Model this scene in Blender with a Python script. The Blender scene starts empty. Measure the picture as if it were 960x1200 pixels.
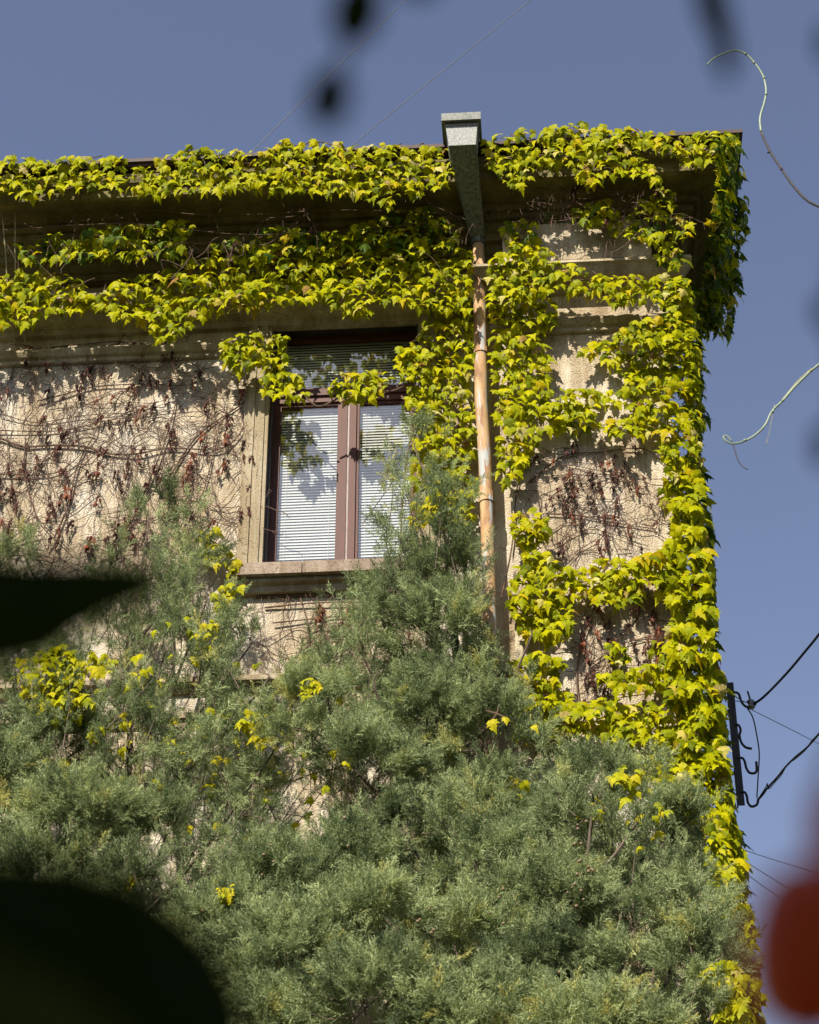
import bpy, math, random
import numpy as np
from mathutils import Vector, Matrix, noise
random.seed(7); np.random.seed(7)
S = bpy.context.scene
COL = S.collection

# ------------------------------------------------------------------ camera, light, exposure
FPX, TH, PSI = 2500.0, math.radians(33.3), math.radians(4.0)
CAM = Vector((0, -13.3, 1.6))
FW = Vector((-math.sin(PSI)*math.cos(TH), math.cos(PSI)*math.cos(TH), math.sin(TH)))
RT = Vector((math.cos(PSI), math.sin(PSI), 0))
UP = RT.cross(FW)
cd = bpy.data.cameras.new('camera'); cam = bpy.data.objects.new('camera', cd); COL.objects.link(cam)
cam.matrix_world = Matrix(((RT.x, UP.x, -FW.x, CAM.x), (RT.y, UP.y, -FW.y, CAM.y), (RT.z, UP.z, -FW.z, CAM.z), (0, 0, 0, 1)))
cd.sensor_fit = 'HORIZONTAL'; cd.sensor_width = 36; cd.lens = FPX/960*36
cd.clip_start = 0.02; cd.clip_end = 3000
cd.dof.use_dof = True; cd.dof.focus_distance = 16.2; cd.dof.aperture_fstop = 8.5
S.camera = cam

SUN_EL, SUN_AZ = math.radians(45), math.radians(22)      # azimuth: to the left of the facade's normal
w = bpy.data.worlds.new('World'); S.world = w; w.use_nodes = True
nt = w.node_tree; bg = nt.nodes['Background']
sky = nt.nodes.new('ShaderNodeTexSky'); sky.sky_type = 'NISHITA'; sky.sun_disc = False
sky.sun_elevation = SUN_EL; sky.sun_rotation = math.pi + SUN_AZ
sky.air_density = 1.0; sky.dust_density = 0.8; sky.ozone_density = 1.4
hs = nt.nodes.new('ShaderNodeHueSaturation'); hs.inputs['Saturation'].default_value = 0.86; hs.inputs['Hue'].default_value = 0.512
nt.links.new(sky.outputs[0], hs.inputs['Color']); nt.links.new(hs.outputs[0], bg.inputs['Color'])
bg.inputs['Strength'].default_value = 0.075
ld = bpy.data.lights.new('sun', 'SUN'); ld.energy = 5.0; ld.angle = math.radians(0.53); ld.color = (1, 0.935, 0.80)
sun = bpy.data.objects.new('sun', ld); COL.objects.link(sun)
SD = Vector((-math.sin(SUN_AZ)*math.cos(SUN_EL), -math.cos(SUN_AZ)*math.cos(SUN_EL), math.sin(SUN_EL)))
sun.rotation_euler = SD.to_track_quat('Z', 'Y').to_euler(); sun.location = (-6, -20, 25)
vs = S.view_settings; vs.view_transform = 'Standard'; vs.look = 'None'; vs.gamma = 1; vs.exposure = 0.92
S.cycles.max_bounces = 6; S.cycles.transparent_max_bounces = 12; S.cycles.diffuse_bounces = 3

# ------------------------------------------------------------------ helpers
def ray(u, v): return FW + RT*((u-480)/FPX) - UP*((v-600)/FPX)
def P(u, v, Y):                      # the point of the vertical plane y=Y that lies in this direction
    d = ray(u, v); return CAM + d*((Y-CAM.y)/d.y)
def Pz(u, v, z):
    d = ray(u, v); return CAM + d*((z-CAM.z)/d.z)
def Pd(u, v, dist):
    return CAM + ray(u, v).normalized()*dist
def U(a, b): return random.uniform(a, b)

class MB:
    def __init__(s): s.v = []; s.f = []; s.c = []; s.m = []
    def add(s, vs_, fs, c=None, m=0):
        o = len(s.v); s.v += [tuple(p) for p in vs_]; s.f += [tuple(i+o for i in q) for q in fs]
        s.c += [c if c is not None else 0.5]*len(vs_); s.m += [m]*len(fs)
    def box(s, a, b, c=None, m=0):
        x0, y0, z0 = a; x1, y1, z1 = b
        s.add([(x0,y0,z0),(x1,y0,z0),(x1,y1,z0),(x0,y1,z0),(x0,y0,z1),(x1,y0,z1),(x1,y1,z1),(x0,y1,z1)],
              [(0,3,2,1),(4,5,6,7),(0,1,5,4),(1,2,6,5),(2,3,7,6),(3,0,4,7)], c, m)
    def tube(s, pts, r, n=6, c=None, cap=True):
        pts = [Vector(p) for p in pts]; k = len(pts)
        rs = r if isinstance(r, (list, tuple)) else [r]*k
        t0 = (pts[1]-pts[0]).normalized()
        up = t0.orthogonal().normalized(); ring = []
        for i, p in enumerate(pts):
            t = (pts[min(i+1, k-1)]-pts[max(i-1, 0)])
            if t.length < 1e-9: t = t0
            t.normalize(); up = (up - t*up.dot(t))
            if up.length < 1e-6: up = t.orthogonal()
            up.normalize(); bn = t.cross(up)
            ring += [p + (up*math.cos(2*math.pi*j/n) + bn*math.sin(2*math.pi*j/n))*rs[i] for j in range(n)]
        fs = [(i*n+j, i*n+(j+1) % n, (i+1)*n+(j+1) % n, (i+1)*n+j) for i in range(k-1) for j in range(n)]
        if cap: fs += [tuple(reversed(range(n))), tuple((k-1)*n+j for j in range(n))]
        s.add(ring, fs, c)
    def sweep(s, prof, path, c=None):      # closed section (offset, z) swept along 2D path [(x,y,outward x,outward y)]
        n = len(prof); vs_ = []
        for (x, y, ox, oy) in path: vs_ += [(x+ox*o, y+oy*o, z) for o, z in prof]
        k = len(path)
        fs = [(i*n+j, (i+1)*n+j, (i+1)*n+(j+1) % n, i*n+(j+1) % n) for i in range(k-1) for j in range(n)]
        fs += [tuple(range(n)), tuple(reversed([(k-1)*n+j for j in range(n)]))]
        s.add(vs_, fs, c)
    def build(s, name, mat, parent=None, smooth=False, **props):
        me = bpy.data.meshes.new(name); me.from_pydata(s.v, [], s.f)
        for m in (mat if isinstance(mat, (list, tuple)) else [mat]): me.materials.append(m)
        if any(s.m): me.polygons.foreach_set('material_index', s.m)
        if smooth: me.polygons.foreach_set('use_smooth', [True]*len(me.polygons))
        at = me.attributes.new('tint', 'FLOAT', 'POINT'); at.data.foreach_set('value', [float(c) for c in s.c])
        me.update()
        o = bpy.data.objects.new(name, me); COL.objects.link(o)
        if parent: o.parent = parent; o.matrix_parent_inverse = WI(parent)
        for k, v in props.items(): o[k] = v
        return o
def WI(p):
    M = Matrix.Identity(4); q = p
    while q: M = q.matrix_basis @ M if q.parent is None else (q.matrix_parent_inverse @ q.matrix_basis) @ M; q = q.parent
    return M.inverted()
def thing(name, label, cat, loc=(0,0,0), group=None):
    o = bpy.data.objects.new(name, None); COL.objects.link(o); o.location = loc; o.empty_display_size = .2
    o['label'] = label; o['category'] = cat
    if group: o['group'] = group
    return o
def tag(o, label, cat, group=None):
    o['label'] = label; o['category'] = cat
    if group: o['group'] = group
    return o
def spline(pts, sub=6):              # Catmull-Rom
    pts = [Vector(p) for p in pts]; q = [pts[0]*2-pts[1]]+pts+[pts[-1]*2-pts[-2]]; out = []
    for i in range(1, len(q)-2):
        for k in range(sub):
            t = k/sub; a, b, c, d = q[i-1:i+3]
            out.append(.5*((2*b)+(c-a)*t+(2*a-5*b+4*c-d)*t*t+(3*b-a-3*c+d)*t**3))
    out.append(pts[-1]); return out

# ------------------------------------------------------------------ materials
def mat(name):
    m = bpy.data.materials.new(name); m.use_nodes = True
    t = m.node_tree; return m, t, t.nodes['Principled BSDF']
def N(t, ty, **kw):
    n = t.nodes.new(ty)
    for k, v in kw.items():
        if hasattr(n, k): setattr(n, k, v)
        else: n.inputs[k].default_value = v
    return n
def ramp(t, src, stops):
    r = t.nodes.new('ShaderNodeValToRGB'); e = r.color_ramp.elements
    while len(e) < len(stops): e.new(0.5)
    for i, (p, c) in enumerate(stops): e[i].position = p; e[i].color = (*c, 1)
    t.links.new(src, r.inputs[0]); return r.outputs[0]
def bump(t, b, src, strength, dist=.01):
    n = t.nodes.new('ShaderNodeBump'); n.inputs['Strength'].default_value = strength; n.inputs['Distance'].default_value = dist
    t.links.new(src, n.inputs['Height']); t.links.new(n.outputs[0], b.inputs['Normal'])
def mixc(t, f, a, b, mode='MIX'):
    n = t.nodes.new('ShaderNodeMix'); n.data_type = 'RGBA'; n.blend_type = mode
    for i, x in ((0, f), (6, a), (7, b)):
        if hasattr(x, 'is_linked') or isinstance(x, bpy.types.NodeSocket): t.links.new(x, n.inputs[i])
        else: n.inputs[i].default_value = x if i == 0 else (*x, 1)
    return n.outputs[2]
def coords(t, sc=(1,1,1)):
    g = t.nodes.new('ShaderNodeNewGeometry'); mp = t.nodes.new('ShaderNodeMapping'); mp.inputs['Scale'].default_value = sc
    t.links.new(g.outputs['Position'], mp.inputs[0]); return mp.outputs[0]
def noi(t, co, scale, detail=4, rough=.55):
    n = N(t, 'ShaderNodeTexNoise', Scale=scale, Detail=detail, Roughness=rough); t.links.new(co, n.inputs['Vector']); return n.outputs['Fac']

def plaster(name, stops, grain=.9, gs=85, big=1.1, dist=.006):
    m, t, b = mat(name); co = coords(t)
    base = ramp(t, noi(t, co, big, 6, .62), stops)
    fine = ramp(t, noi(t, co, gs*1.3, 3, .7), [(.36, (.40,.35,.29)), (.5, (1,1,1)), (.72, (1.15,1.13,1.1))])
    stain = ramp(t, noi(t, coords(t, (2.2,2.2,.35)), 2.6, 5, .6), [(.35, (.68,.62,.54)), (.6, (1,1,1))])
    c = mixc(t, 1.0, mixc(t, .7, base, fine, 'MULTIPLY'), stain, 'MULTIPLY')
    cv = N(t, 'ShaderNodeTexVoronoi', feature='DISTANCE_TO_EDGE', Scale=1.3); wv = N(t, 'ShaderNodeVectorMath', operation='ADD'); nn = N(t, 'ShaderNodeTexNoise', Scale=3.5, Detail=6); t.links.new(co, nn.inputs['Vector'])
    t.links.new(co, wv.inputs[0]); t.links.new(nn.outputs['Color'], wv.inputs[1]); t.links.new(wv.outputs[0], cv.inputs['Vector'])
    c = mixc(t, .8, c, ramp(t, cv.outputs['Distance'], [(.0, (.30,.25,.2)), (.006, (1,1,1))]), 'MULTIPLY')
    rain = ramp(t, noi(t, coords(t, (9,9,.5)), 2.0, 5, .65), [(.42, (.72,.68,.62)), (.56, (1,1,1))]); c = mixc(t, .6, c, rain, 'MULTIPLY')
    t.links.new(c, b.inputs['Base Color']); b.inputs['Roughness'].default_value = .92
    vo = N(t, 'ShaderNodeTexVoronoi', Scale=gs); t.links.new(co, vo.inputs['Vector'])
    mx = N(t, 'ShaderNodeMath', operation='ADD'); t.links.new(vo.outputs['Distance'], mx.inputs[0]); t.links.new(noi(t, co, gs*.5, 5, .7), mx.inputs[1])
    bump(t, b, mx.outputs[0], grain, dist); return m
M_wall = plaster('rough_render', [(.3,(.40,.315,.21)),(.46,(.52,.44,.32)),(.6,(.62,.565,.48))])
M_smooth = plaster('smooth_render', [(.3,(.28,.225,.14)),(.55,(.38,.32,.22)),(.75,(.46,.41,.32))], .5, 90, 1.6, .005)
M_stone = plaster('sill_stone', [(.3,(.26,.20,.16)),(.55,(.36,.29,.23)),(.75,(.42,.36,.30))], .4, 80, 3, .005)
M_soffit = plaster('shaded_cornice_render', [(.3,(.10,.085,.028)),(.55,(.16,.135,.048)),(.75,(.25,.21,.10))], .3, 60, 2.0, .004)  # darker than the cream walls: eave shade is put into this colour

def simple(name, col, rough=.6, metal=0, var=None, scale=20, bmp=0, stretch=(1,1,1)):
    m, t, b = mat(name); co = coords(t, stretch)
    n = noi(t, co, scale, 5, .6)
    t.links.new(ramp(t, n, [(.35, var or tuple(x*.6 for x in col)), (.62, col)]), b.inputs['Base Color'])
    b.inputs['Roughness'].default_value = rough; b.inputs['Metallic'].default_value = metal
    if bmp: bump(t, b, n, bmp, .004)
    return m
M_edge = simple('rusty_flashing', (.05,.018,.013), .7, 0, (.02,.012,.01), 7)
M_roof = simple('roof_tile', (.30,.12,.07), .85, 0, (.14,.07,.05), 9, .5)
M_wood = simple('brown_window_paint', (.09,.020,.010), .65, 0, (.055,.014,.008), 14, .15, (6,6,.6))
M_liner = simple('dark_lining', (.03,.018,.016), .6, 0, (.015,.01,.01), 12)
M_line = simple('joint_strip', (.24,.17,.15), .5)
M_slat = simple('blind_slat', (.84,.81,.74), .4, 0, (.76,.72,.64), 3)
M_dark = simple('dark_room', (.02,.02,.022), .9)
M_zinc = simple('zinc_sheet', (.33,.33,.31), .65, .1, (.10,.10,.09), 110, .2)
M_funnel = simple('shaded_funnel_sheet', (.15,.155,.125), .6, .15, (.05,.055,.04), 12, .2, (4,4,.5))  # streaked sheet made darker: shade under the eave is put into the colour
M_rim = simple('dull_zinc_rim', (.13,.135,.12), .6, .2, (.06,.065,.055), 40, .2)
M_steel = simple('black_steel', (.012,.011,.011), .55, .2, (.02,.014,.012), 40, .2)
M_cable = simple('black_cable', (.010,.010,.012), .6)
M_thin = simple('thin_wire', (.10,.10,.12), .6)
M_porc = simple('grey_insulator', (.16,.15,.14), .3)
M_stem = simple('vine_bark', (.13,.075,.045), .85, 0, (.06,.03,.018), 30, .5)
M_twig = simple('dry_twig', (.13,.07,.045), .85, 0, (.05,.025,.018), 40)
M_pale = simple('pale_stem', (.30,.27,.12), .7)
M_bark = simple('juniper_bark', (.12,.085,.06), .9, 0, (.05,.035,.025), 30, .6, (3,3,.6))
M_ground = simple('ground_soil', (.07,.075,.03), .95, 0, (.04,.05,.018), 3, .6)
M_cone = simple('juniper_berry', (.22,.15,.08), .8, 0, (.15,.10,.06), 60)
M_shoot, t, b = mat('green_shoot')
cr = ramp(t, noi(t, coords(t), 9, 2), [(.3, (.11,.17,.10)), (.7, (.24,.29,.19))]); t.links.new(cr, b.inputs['Base Color']); b.inputs['Roughness'].default_value = .45
M_shoot_dark = simple('woody_shoot', (.05,.035,.03), .7, 0, (.02,.016,.015), 60)

M_pipe, t, b = mat('painted_downpipe')
c1 = ramp(t, noi(t, coords(t, (3,3,.8)), 5, 6, .6), [(.35,(.24,.12,.055)),(.5,(.42,.25,.115)),(.66,(.46,.32,.17))])
pe = ramp(t, noi(t, coords(t, (5,5,.7)), 3.3, 5, .65), [(.53,(0,0,0)),(.57,(1,1,1))])
t.links.new(mixc(t, pe, c1, (.36,.36,.35)), b.inputs['Base Color']); b.inputs['Roughness'].default_value = .8
bump(t, b, noi(t, coords(t), 40, 4), .3, .003)

M_glass = bpy.data.materials.new('window_glass'); M_glass.use_nodes = True; t = M_glass.node_tree; t.nodes.clear()
o_ = t.nodes.new('ShaderNodeOutputMaterial'); mx = t.nodes.new('ShaderNodeMixShader'); tr = t.nodes.new('ShaderNodeBsdfTransparent')
tr.inputs[0].default_value = (.93,.95,.96,1); gl = t.nodes.new('ShaderNodeBsdfGlossy'); gl.inputs['Roughness'].default_value = .015
lw = t.nodes.new('ShaderNodeLayerWeight'); lw.inputs[0].default_value = .5; fr = t.nodes.new('ShaderNodeMapRange'); fr.inputs['From Min'].default_value = 0; fr.inputs['From Max'].default_value = 1; fr.inputs['To Min'].default_value = .08; fr.inputs['To Max'].default_value = .45; t.links.new(lw.outputs['Facing'], fr.inputs['Value'])
t.links.new(fr.outputs[0], mx.inputs[0]); t.links.new(tr.outputs[0], mx.inputs[1]); t.links.new(gl.outputs[0], mx.inputs[2]); t.links.new(mx.outputs[0], o_.inputs[0])

def leafmat(name, stops, trans=(.62,.62,.03), tw=.42, source='OBJ', rough=.5, spec=.09):
    m = bpy.data.materials.new(name); m.use_nodes = True; t = m.node_tree; b = t.nodes['Principled BSDF']; out = t.nodes['Material Output']
    if source == 'OBJ': s = t.nodes.new('ShaderNodeObjectInfo').outputs['Random']
    else:
        a = t.nodes.new('ShaderNodeAttribute'); a.attribute_name = 'tint'; a.attribute_type = source; s = a.outputs['Fac']
    c = ramp(t, s, stops)
    v = ramp(t, noi(t, coords(t), 45, 3), [(.3, (.72,.76,.7)), (.65, (1.08,1.05,1))])
    c = mixc(t, 1.0, c, v, 'MULTIPLY')
    t.links.new(c, b.inputs['Base Color']); b.inputs['Roughness'].default_value = rough; b.inputs['Specular IOR Level'].default_value = spec
    tl = t.nodes.new('ShaderNodeBsdfTranslucent'); tc = mixc(t, 1.0, c, trans, 'MULTIPLY'); g = t.nodes.new('ShaderNodeMix')
    t.links.new(mixc(t, .5, c, tc), tl.inputs[0])
    ms = t.nodes.new('ShaderNodeMixShader'); ms.inputs[0].default_value = tw
    t.links.new(b.outputs[0], ms.inputs[1]); t.links.new(tl.outputs[0], ms.inputs[2]); t.links.new(ms.outputs[0], out.inputs[0])
    return m
IV = [(0,(.12,.155,.003)),(.15,(.26,.29,.003)),(.5,(.40,.405,.002)),(.88,(.50,.46,.002)),(.95,(.46,.34,.004)),(.975,(.60,.55,.20)),(1,(.28,.13,.03))]
IVT = (1.0,.95,.3)
M_leaf_o = leafmat('ivy_leaf', IV, IVT); M_leaf_a = leafmat('ivy_leaf_mass', IV, IVT, source='GEOMETRY')
IY = [(0,(.36,.38,.012)),(.5,(.48,.45,.012)),(1,(.55,.46,.02))]
M_yel_o = leafmat('yellow_ivy_leaf', IY, IVT)
IG = [(0,(.04,.075,.008)),(.5,(.08,.13,.01)),(1,(.17,.22,.012))]  # darker leaves mixed only into shaded patches: shade put into the leaf colour
M_grn_o = leafmat('shaded_ivy_leaf', IG, IVT, .35); M_grn_a = leafmat('shaded_ivy_leaf_mass', IG, IVT, .35, source='GEOMETRY')
M_dead = leafmat('dry_leaf', [(0,(.035,.018,.014)),(.5,(.09,.035,.028)),(.85,(.15,.06,.04)),(1,(.27,.08,.04))], (1,.6,.5), .15)
M_jun = leafmat('juniper_spray', [(0,(.06,.085,.045)),(.25,(.16,.21,.105)),(.55,(.31,.37,.195)),(.9,(.50,.56,.30)),(1,(.54,.50,.17))], (1,1,.6), .32, source='INSTANCER', rough=.6, spec=.15)
M_fore = leafmat('foreground_leaf', [(0,(.02,.045,.012)),(1,(.035,.06,.012))], (1,1,.5), .08, rough=.5, spec=.12)
M_fore2 = leafmat('foreground_leaf_pale', [(0,(.10,.12,.03)),(1,(.14,.15,.04))], (1,1,.5), .15, rough=.6, spec=.1)
M_hip = simple('red_rose_hip', (.95,.12,.04), .5, 0, (.85,.08,.03), 30)
M_canopy = leafmat('shade_tree_leaf', [(0,(.03,.05,.015)),(1,(.06,.09,.02))], (1,1,.5), .1, source='INSTANCER')

# ------------------------------------------------------------------ ground and house
g = MB(); g.add([(-600,-600,0),(600,-600,0),(600,900,0),(-600,900,0)], [(0,1,2,3)])
o = g.build('ground', M_ground); o['kind'] = 'structure'

XL, XC, YB = -12.0, 1.06, 9.0
WX0, WX1, WZ0, WZ1, RV = -2.02, -0.86, 9.87, 12.18, .13      # window opening
house = thing('house', 'old cream rendered house corner with deep eaves, overgrown by ivy and bare creeper', 'house', (0,0,0))
m = MB()                                                     # walls round a real opening
m.box((XL,0,0), (WX0,.35,13.0)); m.box((WX1,0,0), (XC,.35,13.0))
m.box((WX0,0,0), (WX1,.35,WZ0)); m.box((WX0,0,WZ1), (WX1,.35,13.0))
m.box((XC-.35,.35,0), (XC,YB,13.0)); m.box((XL,.35,0), (XL+.35,YB,13.0)); m.box((XL+.35,YB-.35,0), (XC-.35,YB,13.0))
m.build('wall', M_wall, house)
PX0 = -.17
m = MB(); m.box((PX0,-.12,0), (XC,-.0015,12.30)); m.box((PX0+.05,-.105,12.30), (XC-.05,-.0015,12.9))
m.build('pilaster', M_wall, house)
m = MB(); m.box((PX0,-.31,12.472), (1.0,-.107,12.85)); m.build('frieze_block', M_wall, house)

def path(end, x0=XL, x1=XC, y0=0.0): return [(x0,y0,0,-1), (x1,y0,1,-1), (x1,end,1,0)]
def pil_path(): return [(PX0,-.12,-1,-1), (XC,-.12,1,-1), (XC,.02,1,-1)]
EY = 1.42
def loop(pts): return pts
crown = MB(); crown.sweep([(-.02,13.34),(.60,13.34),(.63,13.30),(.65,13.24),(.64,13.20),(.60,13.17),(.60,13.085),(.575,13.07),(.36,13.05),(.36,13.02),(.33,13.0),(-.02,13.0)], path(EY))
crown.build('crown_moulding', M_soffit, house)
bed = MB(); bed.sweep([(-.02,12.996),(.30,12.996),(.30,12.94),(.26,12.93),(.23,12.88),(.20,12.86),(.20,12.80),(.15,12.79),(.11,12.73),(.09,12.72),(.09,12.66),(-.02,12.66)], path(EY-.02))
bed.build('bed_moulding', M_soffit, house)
led = MB(); led.sweep([(-.02,12.46),(.05,12.45),(.24,12.405),(.25,12.36),(.22,12.34),(.20,12.29),(.13,12.27),(.12,12.23),(.05,12.20),(.05,12.15),(-.02,12.14)], [(XL,0,0,-1),(PX0,0,0,-1)])
led.sweep([(-.02,12.465),(.19,12.465),(.235,12.43),(.245,12.40),(.22,12.385),(.17,12.33),(.14,12.31),(.05,12.29),(.05,12.262),(-.02,12.262)], pil_path())
led.build('ledge_moulding', M_smooth, house)
st = MB()
sp = [(-.02,12.03),(.045,12.02),(.075,11.99),(.08,11.965),(.06,11.93),(.035,11.915),(.035,11.885),(.022,11.875),(-.02,11.87)]
st.sweep(sp, [(XL,0,0,-1),(WX0-.21,0,0,-1)]); st.sweep(sp, pil_path())
st.build('string_course', M_smooth, house)
for z, d in ((8.93, .085), (8.66, .05)):
    st = MB(); st.sweep([(-.02,z+.05),(d,z+.04),(d,z),(d*.5,z-.02),(d*.4,z-.055),(-.02,z-.07)], [(XL,0,0,-1),(PX0-.004,0,0,-1)])
    st.build('string_course', M_smooth, house)
# roof with its metal edge
rf = MB(); ze = 13.409
rf.add([(XL-.3,-.72,ze),(1.745,-.685,ze),(1.745,EY+.03,ze),(XC+.1,EY+.03,ze),(XC+.1,YB+.3,ze),(XL-.3,YB+.3,ze),(-2.0,4.0,15.3),(-9,4.0,15.3)],
       [(0,1,6,7),(1,2,3),(1,3,6),(3,4,6),(4,5,7,6),(5,0,7),(0,5,4,3,2,1)])
roof = rf.build('roof', M_roof, house)
ed = MB(); ed.sweep([(.60,13.343),(.675,13.343),(.675,13.365),(.70,13.37),(.70,13.405),(.60,13.407)], path(EY+.02))
ed.build('metal_edge', M_edge, roof)

# window
win_head_z = WZ1
sur = MB()
for x0, x1 in ((WX0-.19, WX0), (WX1, WX1+.19)):
    sur.box((x0,-.035,WZ0), (x1,-.0015,WZ1+.02))
    for k in (0.03, .11):
        sur.box((x0+k,-.047,WZ0), (x0+k+.05,-.0352,WZ1+.02))
sur.box((WX0-.19,-.05,WZ1+.021), (WX1+.19,-.0015,WZ1+.10))
win = sur.build('window', M_smooth, house)
f = MB(); FY = RV
fr_w = .052
f.box((WX0,FY,WZ0), (WX0+fr_w,FY+.06,WZ1)); f.box((WX1-fr_w,FY,WZ0), (WX1,FY+.06,WZ1))
f.box((WX0+fr_w,FY+.001,WZ1-.045), (WX1-fr_w,FY+.06,WZ1)); f.box((WX0+fr_w,FY+.001,WZ0), (WX1-fr_w,FY+.06,WZ0+.045))
f.build('frame', M_wood, win)
f = MB(); f.box((WX0+.0015,.012,WZ0), (WX0+.018,FY-.001,WZ1-.019)); f.box((WX1-.018,.012,WZ0), (WX1-.0015,FY-.001,WZ1-.019)); f.box((WX0+.0015,.012,WZ1-.018), (WX1-.0015,FY-.001,WZ1-.0015)); f.build('lining', M_liner, win)
TZ = 11.50
f = MB(); f.box((WX0+fr_w,FY-.012,TZ), (WX1-fr_w,FY+.05,TZ+.13)); f.box((WX0+fr_w,FY-.03,TZ+.055), (WX1-fr_w,FY-.0122,TZ+.075)); f.build('transom', M_wood, win)
MX = -1.415
f = MB(); f.box((MX-.062,FY-.010,WZ0+.046), (MX-.008,FY+.05,TZ-.001)); f.box((MX+.008,FY-.010,WZ0+.046), (MX+.062,FY+.05,TZ-.001)); f.build('mullion', M_wood, win)
f = MB(); f.box((MX-.0075,FY-.002,WZ0+.046), (MX+.0075,FY+.04,TZ-.001)); f.build('joint_strip', M_line, win)
for (x0, x1, z0, z1) in ((WX0+fr_w, MX-.063, WZ0+.046, TZ-.001), (MX+.063, WX1-fr_w, WZ0+.046, TZ-.001), (WX0+fr_w, WX1-fr_w, TZ+.131, WZ1-.045)):
    f = MB(); q = .022
    f.box((x0,FY+.006,z0), (x0+q,FY+.05,z1)); f.box((x1-q,FY+.006,z0), (x1,FY+.05,z1)); f.box((x0+q,FY+.007,z0), (x1-q,FY+.05,z0+q)); f.box((x0+q,FY+.007,z1-q), (x1-q,FY+.05,z1))
    f.build('sash', M_wood, win)
    f = MB(); f.box((x0+q,FY+.024,z0+q), (x1-q,FY+.029,z1-q)); f.build('pane', M_glass, win)
    s = MB(); z = z0+.008; k = 0
    while z < z1-.01:
        a = .3+.06*math.sin(k*1.7); dy, dz = .0075*math.cos(a), .0160
        sag = .002*noise.noise(Vector((k*.9, x0, 0)))
        s.add([(x0-.01,FY+.062-dy,z-dz+sag),(x1+.01,FY+.062-dy,z-dz-sag),(x1+.01,FY+.058+dy*.2,z),(x0-.01,FY+.058+dy*.2,z),(x1+.01,FY+.066+dy,z+dz*.72-sag),(x0-.01,FY+.066+dy,z+dz*.72+sag)],
              [(0,1,2,3),(3,2,4,5)]); z += .0262; k += 1
    for cx in (x0+.16*(x1-x0), x0+.84*(x1-x0)): s.box((cx-.001,FY+.0495,z0), (cx+.001,FY+.0505,z1))
    o = s.build('blind', M_slat, win); o['kind'] = 'stuff'
f = MB(); f.box((WX0-.1,FY+.16,WZ0-.1), (WX1+.1,FY+.17,WZ1+.1)); f.build('room_backing', M_dark, win)  # near-black sheet behind the blind: darkness of the unlit room put in as colour
sill = MB(); 
for x0, x1 in ((WX0-.23, WX0+.31), (WX0+.316, WX1+.20)):
    sill.box((x0,-.15,WZ0-.10), (x1,-.0015 if False else FY+.06,WZ0-.002))
sill.build('sill', M_stone, win)
sl = MB(); sl.sweep([(-.02,WZ0-.102),(.10,WZ0-.104),(.10,WZ0-.135),(.06,WZ0-.15),(.05,WZ0-.20),(-.02,WZ0-.205)], [(WX0-.2,0,0,-1),(WX1+.17,0,0,-1)])
sl.build('sill_moulding', M_smooth, win)

# rain pipe
px_t, px_b = P(560,278,-.18), P(582,740,-.18)
pipe = MB(); cx = px_t.x
top = Vector((cx,-.20,px_t.z))
pts = [top]+[Vector((cx+.004*math.sin(k*1.3)+(.02 if k > 3 else 0),-.20,px_t.z-k*.55)) for k in range(1, 23)]+[Vector((cx+.02,-.20,.05))]
pts = [p for p in pts if p.z > 0]
pipe.tube(pts, .05, 14)
pob = pipe.build('downpipe', M_pipe, house, True)
for zz, hh in ((11.66,.05),(10.28,.09),(8.9,.06),(7.2,.05),(5.5,.05),(3.8,.05),(2.0,.05)):
    c = MB(); x = cx+(.02 if zz < 11 else .004); c.tube([(x,-.20,zz),(x,-.20,zz+hh)], .0575, 14); c.box((x-.06,-.18,zz+.01),(x-.048,-.0,zz+.03)); c.box((x+.048,-.18,zz+.01),(x+.06,-.0,zz+.03))
    c.build('bracket', M_pipe, pob, False)
h = MB()                                                      # square hopper: box above the eave, funnel running back under it
def quad(cx_, cy, z, wx, wy, sk=0): return [(cx_-wx,cy-wy,z),(cx_+wx,cy-wy,z+sk),(cx_+wx,cy+wy,z+sk),(cx_-wx,cy+wy,z)]
hx = P(540,150,-.93).x+.005
lv = [quad(hx,-.80,13.40,.128,.125), quad(hx+.005,-.80,13.18,.105,.11), quad(cx,-.20,12.80,.058,.058)]
vv = [p for l in lv for p in l]
h.add(vv[:8], [(j, (j+1) % 4, 4+(j+1) % 4, 4+j) for j in range(4)])
for z_ in (13.385, 13.19): h.add(quad(hx+(.003 if z_ < 13.3 else 0), -.80, z_, .131 if z_ > 13.3 else .110, .128 if z_ > 13.3 else .114)+quad(hx+(.003 if z_ < 13.3 else 0), -.80, z_-.012, .131 if z_ > 13.3 else .109, .128 if z_ > 13.3 else .113), [(j, (j+1) % 4, 4+(j+1) % 4, 4+j) for j in range(4)])
hop = h.build('hopper', M_zinc, pob)
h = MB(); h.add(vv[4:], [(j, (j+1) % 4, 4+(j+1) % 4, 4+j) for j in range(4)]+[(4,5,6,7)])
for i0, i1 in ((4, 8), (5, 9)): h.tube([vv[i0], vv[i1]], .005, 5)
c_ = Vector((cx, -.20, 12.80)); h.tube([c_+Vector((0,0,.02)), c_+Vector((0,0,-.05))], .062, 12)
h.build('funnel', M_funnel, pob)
h = MB()
h.box((hx-.155,-.965,13.40),(hx+.155,-.945,13.475)); h.box((hx-.155,-.655,13.40),(hx+.155,-.635,13.475))
h.box((hx-.155,-.9448,13.40),(hx-.135,-.6552,13.475)); h.box((hx+.135,-.9448,13.40),(hx+.155,-.6552,13.475))
h.box((hx-.134,-.944,13.402),(hx+.134,-.656,13.412))
h.build('hopper_rim', M_rim, pob)
h = MB(); h.box((hx-.02,-.66,13.36),(hx+.02,-.60,13.41)); h.build('spout', M_edge, pob)

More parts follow.
